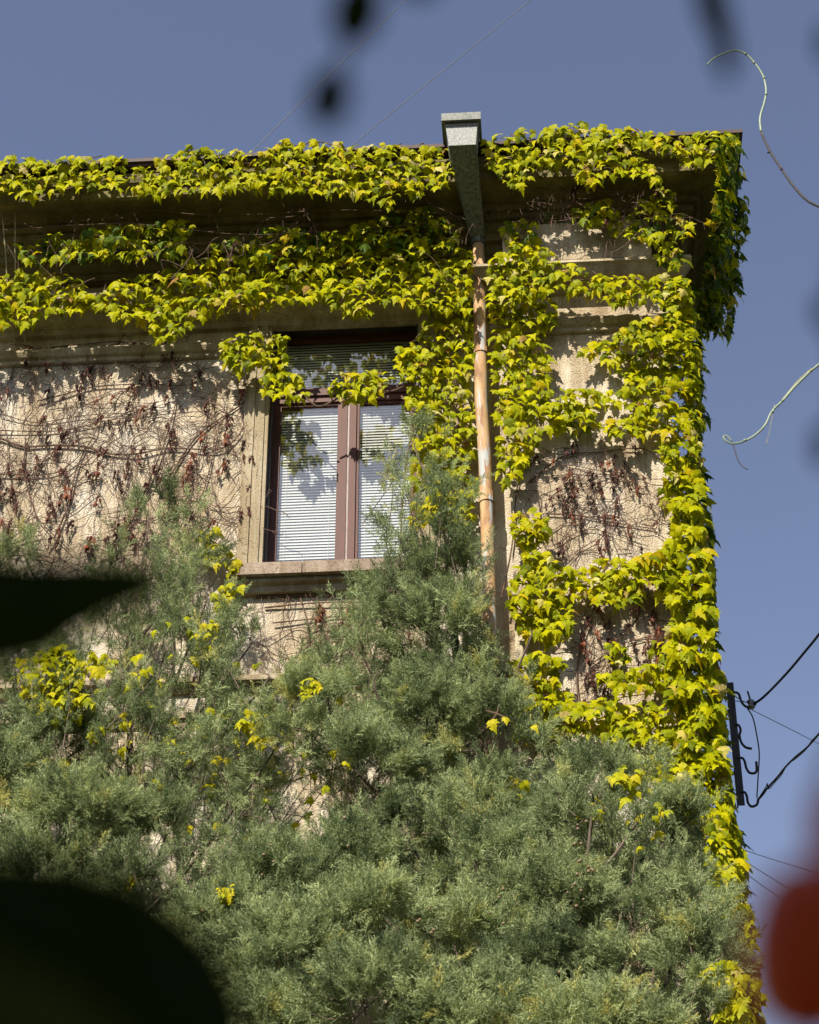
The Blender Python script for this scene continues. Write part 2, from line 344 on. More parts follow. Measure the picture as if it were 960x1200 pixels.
# ------------------------------------------------------------------ ivy
HALF = [(0,.02),(.10,.13),(.27,.12),(.36,.02),(.52,.00),(.42,-.16),(.47,-.26),(.62,-.44),(.36,-.43),(.23,-.50),(.31,-.64),(.17,-.72),(.13,-.86),(0,-1.14)]
def leaf_geo(fold, droop, curl, asym=0.0):
    out = HALF + [(-x*(1-asym), y) for x, y in reversed(HALF[1:-1])]
    vs_ = [(0,-.36)] + out
    v3 = []
    for x, y in vs_:
        z = -fold*abs(x) - droop*y*y - curl*(x*x) + .03
        v3.append(Vector((x, y, z*.9)))
    n = len(out); return v3, [(0, 1+(i+1) % n, 1+i) for i in range(n)]
LV = [leaf_geo(*a) for a in ((.35,.45,.1),(.15,.6,.25,.1),(.5,.35,0),(.25,.25,.4,.15),(.1,.75,.15),(.7,.45,.0,.05))]
def leaf_mesh(k, mt, name='leaf'):
    v, f_ = LV[k]; me = bpy.data.meshes.new(name); me.from_pydata([tuple(p) for p in v], [], f_); me.materials.append(mt); me.update(); return me
def leaf_meshes(mt): return [leaf_mesh(k, mt) for k in range(len(LV))]
LM = {'y': leaf_meshes(M_leaf_o), 'g': leaf_meshes(M_grn_o), 'Y': leaf_meshes(M_yel_o)}
LA = {'y': M_leaf_a, 'g': M_grn_a, 'Y': M_leaf_a}
def leaf_matrix(p, out, size, elev=None, roll=None):
    e = math.radians(U(-8,68) if elev is None else elev); lat = U(-.55,.55)
    side = Vector((0,0,1)).cross(out).normalized()
    n = (out*math.cos(e) + Vector((0,0,1))*math.sin(e) + side*lat).normalized()
    tip = Vector((0,0,-1)) - n*(-n.z); tip.normalize()
    r = random.gauss(0, .45) if roll is None else roll
    tip = (Matrix.Rotation(r, 3, n) @ tip)
    y = -tip; x = y.cross(n).normalized()
    M = Matrix(((x.x,y.x,n.x,p.x),(x.y,y.y,n.y,p.y),(x.z,y.z,n.z,p.z),(0,0,0,1)))
    return M @ Matrix.Diagonal((size*U(.85,1.15), size*U(.9,1.1), size, 1))
def inside(x, y, poly):
    c = False; j = len(poly)-1
    for i in range(len(poly)):
        xi, yi = poly[i]; xj, yj = poly[j]
        if (yi > y) != (yj > y) and x < (xj-xi)*(y-yi)/(yj-yi)+xi: c = not c
        j = i
    return c
def edge_dist(x, y, poly):
    best = 1e9; j = len(poly)-1
    for i in range(len(poly)):
        ax, ay = poly[j]; bx, by = poly[i]; dx, dy = bx-ax, by-ay
        t_ = max(0, min(1, ((x-ax)*dx+(y-ay)*dy)/(dx*dx+dy*dy+1e-9)))
        best = min(best, math.hypot(x-ax-t_*dx, y-ay-t_*dy)); j = i
    return best
def scatter(polys, step, thr, nscale=.028, seed=0, holes=()):
    pts = []; step *= .67; thr -= .12
    for poly in polys:
        xs = [p[0] for p in poly]; ys = [p[1] for p in poly]; y = min(ys)
        while y < max(ys):
            x = min(xs)
            while x < max(xs):
                a, b_ = x+U(-.6,.6)*step, y+U(-.6,.6)*step
                if inside(a, b_, poly) and not any(inside(a, b_, h_) for h_ in holes):
                    nz = noise.fractal(Vector((a*nscale, b_*nscale*1.5, seed)), 1, 2, 3)
                    d = min(1, edge_dist(a, b_, poly)/11.0)
                    if nz*.55+.5 + (d-1)*.28 > thr: pts.append((a, b_))
                x += step
            y += step
    return pts
def ivy(label, polys, plane, depth=(.03,.16), step=9.5, thr=.28, size=(.052,.098), kind='y', holes=(), group=None, out=(0,-1,0), elev=None, cap=280, seed=0, stems=None, dark=0.0, anchor=None, place=None, name='ivy', nscale=.028):
    a0 = polys[0][0]; root_p = P(a0[0], a0[1], plane) if anchor is None else Vector(anchor)
    T = thing(name, label, 'ivy', root_p, group); WIv = WI(T)
    pts = scatter(polys, step, thr, nscale, seed+3.3, holes); L = []
    out = Vector(out)
    for (a, b_) in pts:
        mound = .5+.62*noise.noise(Vector((a*.028, b_*.075, seed+9)))
        if place: p, o2 = place(a, b_)
        else:
            Y = plane - depth[0] - (depth[1]-depth[0])*min(1.15, max(0, mound*.9+U(0,.28))); p = P(a, b_, Y); o2 = out
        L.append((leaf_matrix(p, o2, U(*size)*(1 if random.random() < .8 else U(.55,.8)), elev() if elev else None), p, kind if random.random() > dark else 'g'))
    L.sort(key=lambda q: (q[1]-CAM).length)
    # nearest ones, spread evenly over the picture: pick in random order among the outer two thirds
    front = L[:max(cap, int(len(L)*.7))]; random.shuffle(front); rest = front[cap:]+L[len(front):]; front = front[:cap]
    for M_, p, kd in front:
        o = bpy.data.objects.new('leaf', random.choice(LM[kd])); COL.objects.link(o); o.parent = T
        o.matrix_parent_inverse = WIv; o.matrix_basis = M_
    for kd in set(q[2] for q in rest):
        mb = MB()
        for M_, p, k2 in rest:
            if k2 != kd: continue
            v, f_ = random.choice(LV); mb.add([M_ @ q for q in v], f_, random.random())
        o = mb.build('foliage', LA[kd], T); o['kind'] = 'stuff'
    # stems: wandering runners through the patch
    if stems is None: stems = max(3, len(pts)//28)
    sm = MB()
    for _ in range(stems):
        a, b_ = random.choice(pts) if pts else a0
        ang = U(0, 6.28); tr_ = []
        for k in range(U(4,12).__int__()):
            Yp = plane-.012-.02*random.random()
            if place: p, _o = place(a, b_)
            else: p = P(a, b_, Yp)
            tr_.append(p); ang += U(-.5,.5); a += 13*math.cos(ang); b_ += 9*math.sin(ang)
            if not any(inside(a, b_, q) for q in polys): break
        if len(tr_) > 2: sm.tube(spline(tr_, 3), U(.003,.007), 5, cap=False)
    if sm.v:
        o = sm.build('stem', M_stem, T)
        if stems > 1: o['kind'] = 'stuff'
    return T

F_Y = -.66
ivy('yellow-green ivy curtain along the eave left of the zinc hopper', [[(-30,186),(0,183),(60,182),(110,178),(150,184),(205,174),(215,168),(235,172),(300,175),(330,163),(390,162),(420,168),(480,166),(525,168),(535,185),(528,215),(505,222),(485,228),(470,226),(455,242),(440,235),(400,222),(345,226),(300,222),(285,226),(240,222),(190,232),(150,222),(120,218),(60,224),(40,230),(-30,226)]], F_Y, (.01,.13), 9.0, .20, seed=1, cap=280, elev=lambda: U(-8,66))
ivy('yellow-green ivy curtain along the eave right of the zinc hopper', [[(568,160),(600,152),(640,148),(665,140),(700,146),(735,141),(750,150),(800,154),(862,150),(864,170),(850,182),(830,180),(835,190),(815,196),(800,188),(775,180),(762,170),(752,178),(775,205),(770,212),(740,205),(700,205),(705,215),(692,216),(680,204),(655,200),(625,203),(604,222),(590,212),(575,195),(566,178)]], F_Y, (.01,.13), 9.0, .18, seed=2, cap=250, elev=lambda: U(-8,66), holes=[[(752,168),(775,172),(778,186),(755,184)]])
def side_place(a, b_):
    t_ = min(1, max(0, (b_-160)/225)); z = 13.32-U(0,.30)-.32*t_*random.random()
    p = Pz(a, b_, z)
    for _ in range(12):
        if p.x > 2.0: z += .03; p = Pz(a, b_, z)
        elif p.x < 1.68: z -= .03; p = Pz(a, b_, z)
    return p, Vector((.93,-.36,0))
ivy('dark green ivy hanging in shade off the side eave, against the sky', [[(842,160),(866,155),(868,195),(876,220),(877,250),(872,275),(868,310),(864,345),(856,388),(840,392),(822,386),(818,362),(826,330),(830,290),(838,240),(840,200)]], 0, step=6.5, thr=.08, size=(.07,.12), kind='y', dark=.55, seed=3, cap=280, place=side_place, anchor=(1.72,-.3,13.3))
# shaded tufts below the soffit
TUFT = 'ivy tufts in the shade of the eave'
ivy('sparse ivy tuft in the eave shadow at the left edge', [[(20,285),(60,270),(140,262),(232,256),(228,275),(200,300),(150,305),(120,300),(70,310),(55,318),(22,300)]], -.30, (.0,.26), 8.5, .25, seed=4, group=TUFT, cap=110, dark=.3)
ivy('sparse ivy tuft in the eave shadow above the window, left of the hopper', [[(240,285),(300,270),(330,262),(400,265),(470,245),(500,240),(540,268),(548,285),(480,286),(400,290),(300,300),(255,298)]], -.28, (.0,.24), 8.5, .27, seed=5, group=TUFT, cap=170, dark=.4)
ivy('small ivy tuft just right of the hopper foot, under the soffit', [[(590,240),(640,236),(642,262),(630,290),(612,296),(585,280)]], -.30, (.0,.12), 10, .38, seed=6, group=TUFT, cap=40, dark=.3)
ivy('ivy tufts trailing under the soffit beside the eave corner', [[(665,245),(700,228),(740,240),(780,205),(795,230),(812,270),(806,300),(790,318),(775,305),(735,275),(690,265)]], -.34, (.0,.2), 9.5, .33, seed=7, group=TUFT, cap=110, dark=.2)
# main lit masses
ivy('long band of lit ivy on the ledge above the window', [[(-30,322),(0,318),(50,312),(85,322),(110,335),(140,326),(190,318),(205,305),(240,300),(300,292),(345,286),(400,292),(450,284),(500,286),(552,288),(552,330),(555,362),(515,362),(500,352),(490,362),(460,352),(445,352),(430,372),(400,366),(380,352),(350,350),(315,360),(290,362),(255,364),(232,372),(208,392),(184,400),(176,392),(180,378),(150,374),(120,360),(60,366),(25,380),(-30,388)]], -.22, (.02,.22), 8.6, .04, seed=8, cap=295, holes=[[(98,330),(122,332),(118,342),(100,340)]])
ivy('ivy column between the window and the rain pipe', [[(500,340),(552,330),(560,380),(556,440),(560,500),(562,560),(556,610),(535,625),(505,600),(480,560),(486,500),(466,440),(468,405),(490,395),(500,372)]], -.06, (.02,.20), 9.0, .22, seed=9, cap=240, elev=lambda: U(-5,66))
ivy('ivy mass just right of the rain pipe, beside the bare plaster', [[(574,335),(612,340),(650,352),(655,374),(640,388),(632,395),(650,420),(640,445),(655,470),(650,495),(625,520),(616,560),(590,562),(580,540),(582,480),(576,420),(574,360)]], -.14, (.02,.22), 9.0, .12, seed=10, cap=270)
ivy('upper ivy band crossing the pilaster below the capital', [[(572,298),(600,286),(640,290),(664,306),(700,318),(760,322),(790,318),(808,326),(812,345),(790,362),(760,352),(715,356),(690,344),(665,336),(640,345),(605,352),(572,350)],[(712,386),(750,372),(800,362),(800,400),(745,404)]], -.34, (.0,.14), 9.0, .2, seed=11, cap=230)
ivy('middle ivy bands crossing the pilaster above the dry creeper', [[(676,412),(700,396),(720,388),(780,380),(790,420),(770,460),(775,505),(740,512),(700,500),(655,508),(640,480),(655,455),(690,455),(735,452),(720,430),(690,418)]], -.14, (.02,.2), 9.0, .14, seed=12, cap=220, holes=[[(700,474),(740,478),(745,490),(705,490)]])
ivy('tall ivy column up the house corner', [[(788,322),(808,326),(818,400),(822,470),(822,540),(828,600),(835,680),(840,740),(844,800),(847,830),(853,890),(856,938),(872,1000),(876,1060),(886,1130),(894,1210),(850,1210),(838,1080),(826,960),(790,935),(752,905),(745,888),(770,880),(800,850),(780,820),(795,790),(780,765),(785,735),(800,712),(770,690),(742,672),(748,650),(780,640),(790,610),(776,585),(772,545),(776,505),(770,460),(785,420),(780,372)]], -.12, (.02,.26), 9.0, .12, size=(.07,.12), seed=13, cap=295, out=(.35,-.93,0))
def corner_place(a, b_):
    p = P(a, b_, U(-.04,.32)); return p, Vector((.9,-.43,0))
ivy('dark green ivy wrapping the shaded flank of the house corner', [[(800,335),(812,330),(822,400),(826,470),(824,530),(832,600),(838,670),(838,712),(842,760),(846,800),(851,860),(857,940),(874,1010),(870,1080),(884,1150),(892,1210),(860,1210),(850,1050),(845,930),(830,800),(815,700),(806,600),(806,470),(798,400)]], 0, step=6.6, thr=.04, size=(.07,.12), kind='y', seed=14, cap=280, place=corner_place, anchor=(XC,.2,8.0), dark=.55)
ivy('ivy drift curving under the dry creeper on the pilaster', [[(598,604),(625,592),(642,608),(635,640),(660,660),(678,672),(700,655),(735,650),(755,665),(757,690),(745,706),(715,708),(690,702),(676,700),(668,735),(655,755),(625,745),(600,730),(595,680),(612,650)]], -.14, (.02,.2), 9.0, .1, seed=15, cap=220)
ivy('ivy sprigs on the pale plaster patch of the pilaster', [[(708,754),(722,750),(742,760),(738,778),(722,780),(710,772)],[(752,748),(780,745),(784,770),(768,775)]], -.14, (.01,.12), 10, .3, seed=16, cap=40)
ivy('lowest ivy bank on the pilaster above the juniper', [[(598,770),(640,760),(662,775),(658,805),(685,822),(720,812),(735,828),(770,812),(800,850),(770,872),(735,868),(690,858),(650,862),(605,862),(600,820)],[(690,790),(730,782),(780,775),(792,792),(765,806),(720,806)]], -.14, (.02,.2), 9.0, .1, seed=17, cap=230, kind='y')
ivy('ivy clump over the upper left corner of the window', [[(258,398),(290,388),(318,392),(335,392),(338,412),(330,432),(352,440),(364,462),(350,472),(325,468),(310,462),(302,448),(312,430),(296,428),(270,436),(258,425)]], -.14, (.02,.2), 8.5, .15, seed=18, cap=110)
ivy('ivy spray on a bare runner hanging across the window transom', [[(386,452),(395,438),(420,430),(455,436),(457,448),(440,466),(412,474),(392,466)],[(466,408),(490,402),(502,410),(498,440),(480,446),(466,430)]], -.16, (.0,.12), 8.0, .1, seed=19, cap=80, stems=1)
ivy('small yellow ivy patch left of the window sill', [[(228,622),(250,618),(262,635),(280,655),(276,668),(255,666),(236,648)]], -.08, (.0,.12), 9, .2, seed=20, cap=40, kind='Y')
YG = 'yellow ivy sprigs showing through the juniper'
for lab, poly, Yd in (
    ('yellow ivy leaves scattered over the juniper left of the thin bare trunk', [(15,770),(70,750),(100,770),(95,800),(120,830),(60,845),(30,800)], -.85),
    ('yellow ivy trail climbing from the juniper toward the sill end', [(225,745),(245,720),(268,712),(262,740),(238,764)], -.6),
    ('yellow ivy leaves peeping from the juniper edge by the wall corner', [(820,960),(845,960),(862,1010),(868,1080),(850,1080),(836,1010)], -1.6),
    ('yellow-green ivy leaves low beside the rose hips', [(820,1130),(850,1120),(872,1140),(876,1190),(840,1200)], -2.2),
    ('yellow ivy sprig just under the left end of the sill', [(250,690),(272,680),(286,684),(282,700),(262,714),(248,708)], -.35),
    ('yellow ivy sprig at the far left above the juniper', [(20,795),(45,785),(70,800),(75,830),(45,832),(25,815)], -.75),
    ('yellow ivy sprig beside the thin bare trunk', [(95,770),(125,760),(130,785),(110,800),(95,790)], -.75),
    ('yellow ivy sprig below the ledge, left of the juniper top', [(274,838),(292,830),(312,842),(318,862),(300,872),(286,856)], -1.0),
    ('yellow ivy sprig level with the ledge under the window', [(352,798),(372,792),(380,808),(368,818),(352,815)], -1.15),
    ('yellow ivy sprig in the dark gap between juniper boughs', [(588,912),(606,905),(612,925),(606,958),(590,950)], -1.4),
    ('yellow ivy sprig among the boughs left of the bracket', [(720,905),(748,900),(752,938),(735,942)], -1.9),
    ('yellow ivy sprig low over the left mound', [(140,1018),(170,1018),(188,1030),(150,1034)], -1.7),
    ('yellow ivy sprig on the front juniper crest', [(252,1035),(275,1032),(276,1060),(258,1064)], -2.4),
    ('yellow ivy sprig at the foot of the ivy column', [(478,600),(510,560),(545,575),(530,605),(505,622),(482,618)], -.45)):
    ivy(lab, [poly], Yd-.30, (.0,.10), 9, .38, size=(.045,.08), seed=hash(lab) % 7 if False else len(lab), cap=40, kind='Y', group=YG, name='ivy_sprig')
ivy('stray yellow ivy leaves dotted thinly through the juniper left of centre', [[(0,760),(150,740),(230,700),(270,760),(400,800),(420,900),(330,1000),(180,980),(20,900)]], -.85, (.0,.4), 17, .74, size=(.045,.075), kind='Y', seed=41, cap=120, group=YG, nscale=.05, stems=14)
ivy('stray yellow ivy leaves dotted thinly along the top edge of the front juniper', [[(560,800),(640,860),(720,880),(800,930),(830,1000),(760,1010),(640,960),(560,900)]], -1.75, (.0,.3), 18, .76, size=(.045,.075), kind='Y', seed=42, cap=60, group=YG, nscale=.05, stems=6)
# ------------------------------------------------------------------ dry creeper
def z3(x, y): return (x/3.0, 380+y/3.0)
def stem_px(pts, Y): return spline([P(u, v, Y-U(.0,.02)) for u, v in pts], 5)
cm = []
for k in range(5):
    mb = MB()
    for _ in range(9):
        M_ = Matrix.Translation((U(-.018,.018),U(-.03,.01),U(-.11,.0))) @ Matrix.Rotation(U(-1.2,1.2),4,'Z') @ Matrix.Rotation(U(.9,2.0),4,'X') @ Matrix.Diagonal((U(.016,.034),U(.03,.055),U(.02,.06),1))
        v, f_ = LV[5 if random.random() < .6 else 2]; mb.add([M_ @ q for q in v], f_)
    for _ in range(4): mb.tube([(0,0,.01),(U(-.01,.01),-.01,-.03),(U(-.03,.03),U(-.02,.0),U(-.12,-.05))], .0012, 3, cap=False)
    o = mb.build('dry_leaf_cluster', M_dead); cm.append(o.data); bpy.data.objects.remove(o)
def creeper(label, stems, region, plane, ntw, ncl, csize=(.6,1.15), seed=0):
    T = thing('dry_creeper', label, 'creeper', P(*stems[0][0][0], plane)); W_ = WI(T); allp = []
    for pts, r in stems:
        sp_ = stem_px(pts, plane-.012); n = len(sp_)
        mb = MB(); mb.tube(sp_, [.72*r*(1-.5*i/n)*(1+.12*math.sin(i*1.9)) for i in range(n)], 6); mb.build('stem', M_stem, T); allp += pts
    tw = MB(); nodes = []
    xs = [p[0] for p in region]; ys = [p[1] for p in region]
    for _ in range(ntw):
        for _t in range(50):
            a, b_ = U(min(xs), max(xs)), U(min(ys), max(ys))
            if inside(a, b_, region): break
        ang = random.choice((0, math.pi, 0, math.pi, -1.3, 1.6, 1.9, -1.8))+U(-.5,.5); tr_ = []
        for k in range(random.randint(5, 15)):
            tr_.append(P(a, b_, plane-.006-.03*random.random())); nodes += [(a, b_)] if inside(a, b_, region) else []
            ang += random.gauss(0, .22); a += 9*math.cos(ang); b_ += 9*math.sin(ang)
            if not inside(a, b_, region) and random.random() < .35: break
        if len(tr_) > 2: tw.tube(spline(tr_, 3), U(.0012,.0032), 4, cap=False)
        if random.random() < .9 and len(tr_) > 2:         # short drooping leaf stalks
            for q in tr_[::2]: tw.tube([q, q+Vector((U(-.03,.03),-.02,U(-.05,-.01))), q+Vector((U(-.05,.05),-.02,U(-.14,-.05)))], .0014, 3, cap=False)
    o = tw.build('twig', M_twig, T); o['kind'] = 'stuff'
    for _ in range(ncl):
        a, b_ = random.choice(nodes)
        o = bpy.data.objects.new('dry_leaf_cluster', random.choice(cm)); COL.objects.link(o); o.parent = T; o.matrix_parent_inverse = W_
        s_ = U(*csize); o.matrix_basis = Matrix.Translation(P(a, b_, plane-.04)) @ Matrix.Rotation(U(-.6,.6),4,'Z') @ Matrix.Rotation(U(-.3,.3),4,'Y') @ Matrix.Scale(s_,4)
    return T
L1 = [([z3(*p) for p in q], r) for q, r in (
    ([(-60,395),(0,400),(80,430),(180,425),(300,430),(380,455),(480,455),(600,435),(760,440),(830,400),(880,320),(930,255)], .014),
    ([(190,750),(240,640),(265,520),(300,440),(335,380),(350,300)], .010),
    ([(380,790),(470,680),(520,560),(570,440),(600,340),(620,270)], .012),
    ([(560,600),(650,450),(720,370),(850,280),(900,230)], .012),
    ([(90,400),(85,520),(110,620),(140,690),(250,800)], .010),
    ([(-40,525),(120,530),(200,520),(260,480),(300,435)], .009),
    ([(130,270),(210,250),(330,220),(500,210),(640,215),(750,190)], .010),
    ([(-60,120),(100,90),(300,70),(420,60),(560,95),(740,90),(800,70)], .008),
    ([(-40,372),(200,375),(370,340),(560,310),(700,290)], .007),
    ([(0,315),(130,345),(300,320),(480,320),(600,400)], .006),
    ([(-30,800),(90,755),(150,740)], .010),
    ([(450,190),(490,160),(520,130)], .006),
    ([(700,640),(745,480),(760,380),(820,290)], .007))]
creeper('leafless brown creeper netted over the sunlit plaster left of the window', L1, [(-30,398),(60,405),(150,398),(240,405),(262,440),(306,470),(300,520),(300,600),(270,650),(280,680),(150,700),(60,690),(-30,690)], 0, 400, 210, (.5,1.0))
creeper('leafless brown creeper on the square of plaster below the pilaster top', [([(620,565),(660,535),(700,530),(752,526),(785,545)], .010),([(640,602),(680,604),(715,612),(770,620)], .008),([(632,590),(640,640),(690,620),(760,640)], .006),([(588,700),(600,640),(605,580),(612,548)], .010)], [(612,530),(650,520),(700,514),(765,520),(778,560),(775,615),(745,650),(700,650),(650,640),(630,600),(614,575)], -.12, 100, 66, (.45,.9))
creeper('leafless creeper with dark dead leaves on the lower pilaster plaster', [([(680,830),(676,790),(684,750),(700,700)], .010),([(690,780),(730,755),(785,740)], .006),([(700,820),(740,812),(790,806)], .005)], [(672,715),(720,705),(775,700),(790,730),(785,780),(730,790),(690,835),(672,830)], -.12, 50, 44, (.5,1.0))
creeper('tangle of bare creeper stems under the window sill', [([(300,700),(360,698),(430,694),(500,690)], .011),([(310,712),(380,706),(470,706)], .010),([(320,730),(400,722),(480,716)], .008),([(352,700),(362,740),(358,790)], .008),([(430,700),(440,750),(430,800)], .006)], [(285,695),(440,690),(500,690),(490,760),(470,800),(330,800),(290,740)], 0, 75, 16)
# bare runners netted under the soffit
creeper('thin bare creeper runners netted under the dark soffit left of the hopper', [([(-30,250),(100,240),(250,252),(400,246),(520,250)], .007),([(0,270),(150,262),(300,275),(500,262)], .006)], [(-20,236),(530,228),(535,300),(300,300),(100,330),(-20,330)], -.47, 42, 3)
creeper('thin bare creeper runners under the dark soffit at the eave corner', [([(640,190),(670,215),(720,225),(760,215),(800,190)], .008),([(600,260),(680,255),(780,262)], .005)], [(590,215),(800,200),(800,262),(600,262)], -.47, 50, 3)
T = thing('creeper_runner', 'long bare runner looping over the window transom', 'creeper', P(400,470,-.2))
m = MB(); m.tube(spline([P(*p,-.16) for p in ((355,462),(372,476),(390,470),(402,464),(430,463),(460,458),(482,446),(496,422),(512,400),(530,392))], 5), .007, 6); m.build('stem', M_stem, T)
m = MB(); m.tube(spline([P(*p,-.16) for p in ((489,452),(483,500),(474,560),(470,620),(468,665))], 5), .007, 6); m.build('stem', M_stem, T)
for k, pts in enumerate([[(17,180),(18,225),(18,315),(22,360),(30,402)], [(1,235),(6,290),(10,350),(17,400)]]):
    m = MB(); m.tube(spline([P(u, v, -.62+.5*min(1,(v-200)/200)) for u, v in pts], 5), .006, 6)
    tag(m.build('hanging_vine', M_pale), ('pale vine stem hanging from the eave, right one of the pair', 'pale vine stem hanging from the eave at the very left edge')[k], 'vine', 'pale vine stems hanging from the eave')

# ------------------------------------------------------------------ bracket and wires on the corner
def bz(x, y): return (760+x/4.285, 720+y/4.285)
BY = .8
B = thing('wire_bracket', 'black steel wire bracket with four curled hooks on the house corner', 'bracket', P(862,870,BY))
a, b_ = P(857,800,BY), P(866,944,BY)
m = MB(); xx = .5*(a.x+b_.x); 
m.box((xx-.022,BY-.004,b_.z),(xx+.03,BY+.004,a.z)); m.box((xx-.022,BY+.0042,b_.z),(xx-.014,BY+.05,a.z)); m.build('bar', M_steel, B)
m = MB()
for z in (a.z-.25, b_.z+.25): m.box((XC-.05,BY-.02,z),(xx-.023,BY+.02,z+.012))
m.build('standoff', M_steel, B)
HK = [[(415,393),(440,392),(455,402),(464,430),(475,450),(495,465),(528,462),(538,448)],
      [(432,555),(452,556),(463,580),(458,610),(468,645),(490,668),(520,675)],
      [(445,722),(472,722),(484,740),(492,772),(508,795),(535,797),(544,780),(542,740)],
      [(463,893),(484,894),(495,915),(500,945),(518,965),(545,955),(553,925)]]
for k, q in enumerate(HK):
    m = MB(); m.tube(spline([P(*bz(*p), BY-.004) for p in q], 5), .0095, 8); m.build('hook', M_steel, B, True)
m = MB(); c0 = P(*bz(515,452), BY-.03); m.tube([c0+Vector((-.03,0,-.02)), c0+Vector((-.03,0,.0)), c0+Vector((-.028,0,.03))][:2]+[c0+Vector((.0,0,.03))], .001, 4)
m = MB(); m.tube([c0+Vector((0,0,-.032)),c0+Vector((0,0,-.02)),c0+Vector((0,0,0)),c0+Vector((0,0,.02)),c0+Vector((0,0,.032))], [.026,.030,.018,.030,.024], 12)
m.build('insulator', M_porc, B, True)
m = MB(); m.tube([c0+Vector((0,0,.03)), c0+Vector((-.015,0,.11))], .007, 6); m.build('pin', M_steel, B)
def wire(name, label, pts, Y, r, mt=M_cable, ext=None, group=None, cat='wire', far=None):
    q = [P(u, v, Y if not callable(Y) else Y(u)) for u, v in pts]
    m = MB(); m.tube(spline(q, 6), r, 6); return tag(m.build(name, mt, None, True), label, cat, group)
YR = lambda u: BY-.02-(u-885)*.012
wire('power_cable', 'thick black cable sweeping up from the top hook to the right edge', [bz(*p) for p in ((525,450),(560,430),(610,385),(700,290),(780,195),(857,100),(960,-45),(1090,-260),(1500,-1100),(2100,-2600))], YR, .010, cat='cable')
wire('power_cable', 'twisted black cable rising from the lowest hook to the right edge', [bz(*p) for p in ((548,935),(575,905),(600,870),(650,815),(690,765),(740,715),(800,665),(857,600),(960,480),(1100,300),(1500,-300),(2100,-1500))], YR, .0075, cat='cable')
wire('cable_strand', 'thin loose strand wound round the twisted lower cable', [bz(*p) for p in ((550,930),(590,868),(598,850),(604,876),(640,838),(668,806),(700,752),(735,728),(790,680),(820,635),(857,596),(960,472))], YR, .004, cat='wire')
wire('drop_wire', 'slack black wire bowing from the top hook to the lowest hook', [bz(*p) for p in ((497,470),(525,520),(545,610),(557,700),(552,800),(545,920))], BY-.03, .005)
wire('tie_wire', 'short grey tie wire looping between steel bar and insulator', [bz(*p) for p in ((418,405),(445,418),(475,436),(505,443),(470,438),(420,434))], BY-.03, .0035, M_thin)
wire('thin_wire', 'hair-thin wire slanting down right from the insulator', [bz(*p) for p in ((520,480),(700,570),(857,650),(1050,745),(1700,1040),(2600,1400))], lambda u: BY+(u-880)*.01, .0028, M_thin)
for k, (p0, p1, lab) in enumerate((((840,985),(960,1024),'highest of the three thin wires leaving the ivy above the rose hip'), ((845,990),(930,1045),'middle of the three thin wires leaving the ivy above the rose hip'), ((850,1005),(925,1060),'lowest of the three thin wires leaving the ivy above the rose hip'))):
    wire('thin_wire', lab, [p0, ((p0[0]+p1[0])/2, (p0[1]+p1[1])/2+1), p1, (p1[0]*2-p0[0], p1[1]*2-p0[1])], lambda u: 1.0+(u-850)*.02, .0028, M_thin, group='thin wires beside the corner')
wire('overhead_wire', 'fine wire crossing the sky above the left eave, nearer the left', [(240,240),(303,170),(390,84),(475,0),(620,-145)], 3.0, .0042, M_thin, group='overhead wires in the sky')
wire('overhead_wire', 'fine wire crossing the sky just left of the hopper top', [(330,240),(425,160),(523,80),(622,0),(800,-145)], 3.0, .0042, M_thin, group='overhead wires in the sky')

# green shoots in front of the sky
def shoot(label, segs, Y, nodes=()):
    T = thing('vine_shoot', label, 'vine shoot', P(*segs[0][0][-1], Y), 'curling shoots in the sky on the right')
    for pts, r0, r1, mt, nm in segs:
        q = spline([P(u, v, Y+.0*k) for k, (u, v) in enumerate(pts)], 6); n = len(q)
        m = MB(); m.tube(q, [r0+(r1-r0)*i/n for i in range(n)], 7); m.build(nm, mt, T, True)
    for (u, v, mt) in nodes:
        c = P(u, v, Y-.003); m = MB(); m.tube([c+Vector((-.006,0,-.006)), c, c+Vector((.006,0,.006))], [.003,.0075,.002], 6); m.build('bud', mt, T, True)
shoot('curled green shoot tip arching above the eave corner, brown lower down', [([(828,76),(836,69),(848,63),(862,59),(874,63),(884,73),(894,88),(898,105),(896,120),(891,138),(892,155)], .0032, .0055, M_shoot, 'green_tip'), ([(892,155),(903,178),(916,198),(930,218),(945,234),(962,243),(1000,260),(1060,290)], .0053, .0065, M_shoot_dark, 'brown_stem')], -6, [(874,63,M_shoot),(884,73,M_shoot),(896,91,M_shoot),(898,110,M_shoot),(901,178,M_shoot_dark),(916,198,M_shoot_dark)])
shoot('green shoot ending in a small loop beside the ivy column', [([(1040,350),(985,404),(960,427),(948,437),(930,455),(918,469),(905,482),(897,498),(885,510),(872,517),(860,520),(851,517),(848,512),(852,511),(858,517)], .006, .0034, M_shoot, 'green_stem'), ([(858,517),(862,530),(866,541),(872,548),(877,550)], .0026, .0020, M_shoot_dark, 'brown_tip'), ([(908,474),(903,500),(898,522)], .0012, .001, M_pale, 'rootlet'), ([(949,434),(935,447),(920,465),(912,476)], .003, .003, M_pale, 'side_strand')], -6, [(951,434,M_pale),(918,469,M_shoot),(906,482,M_shoot),(873,516,M_shoot)])

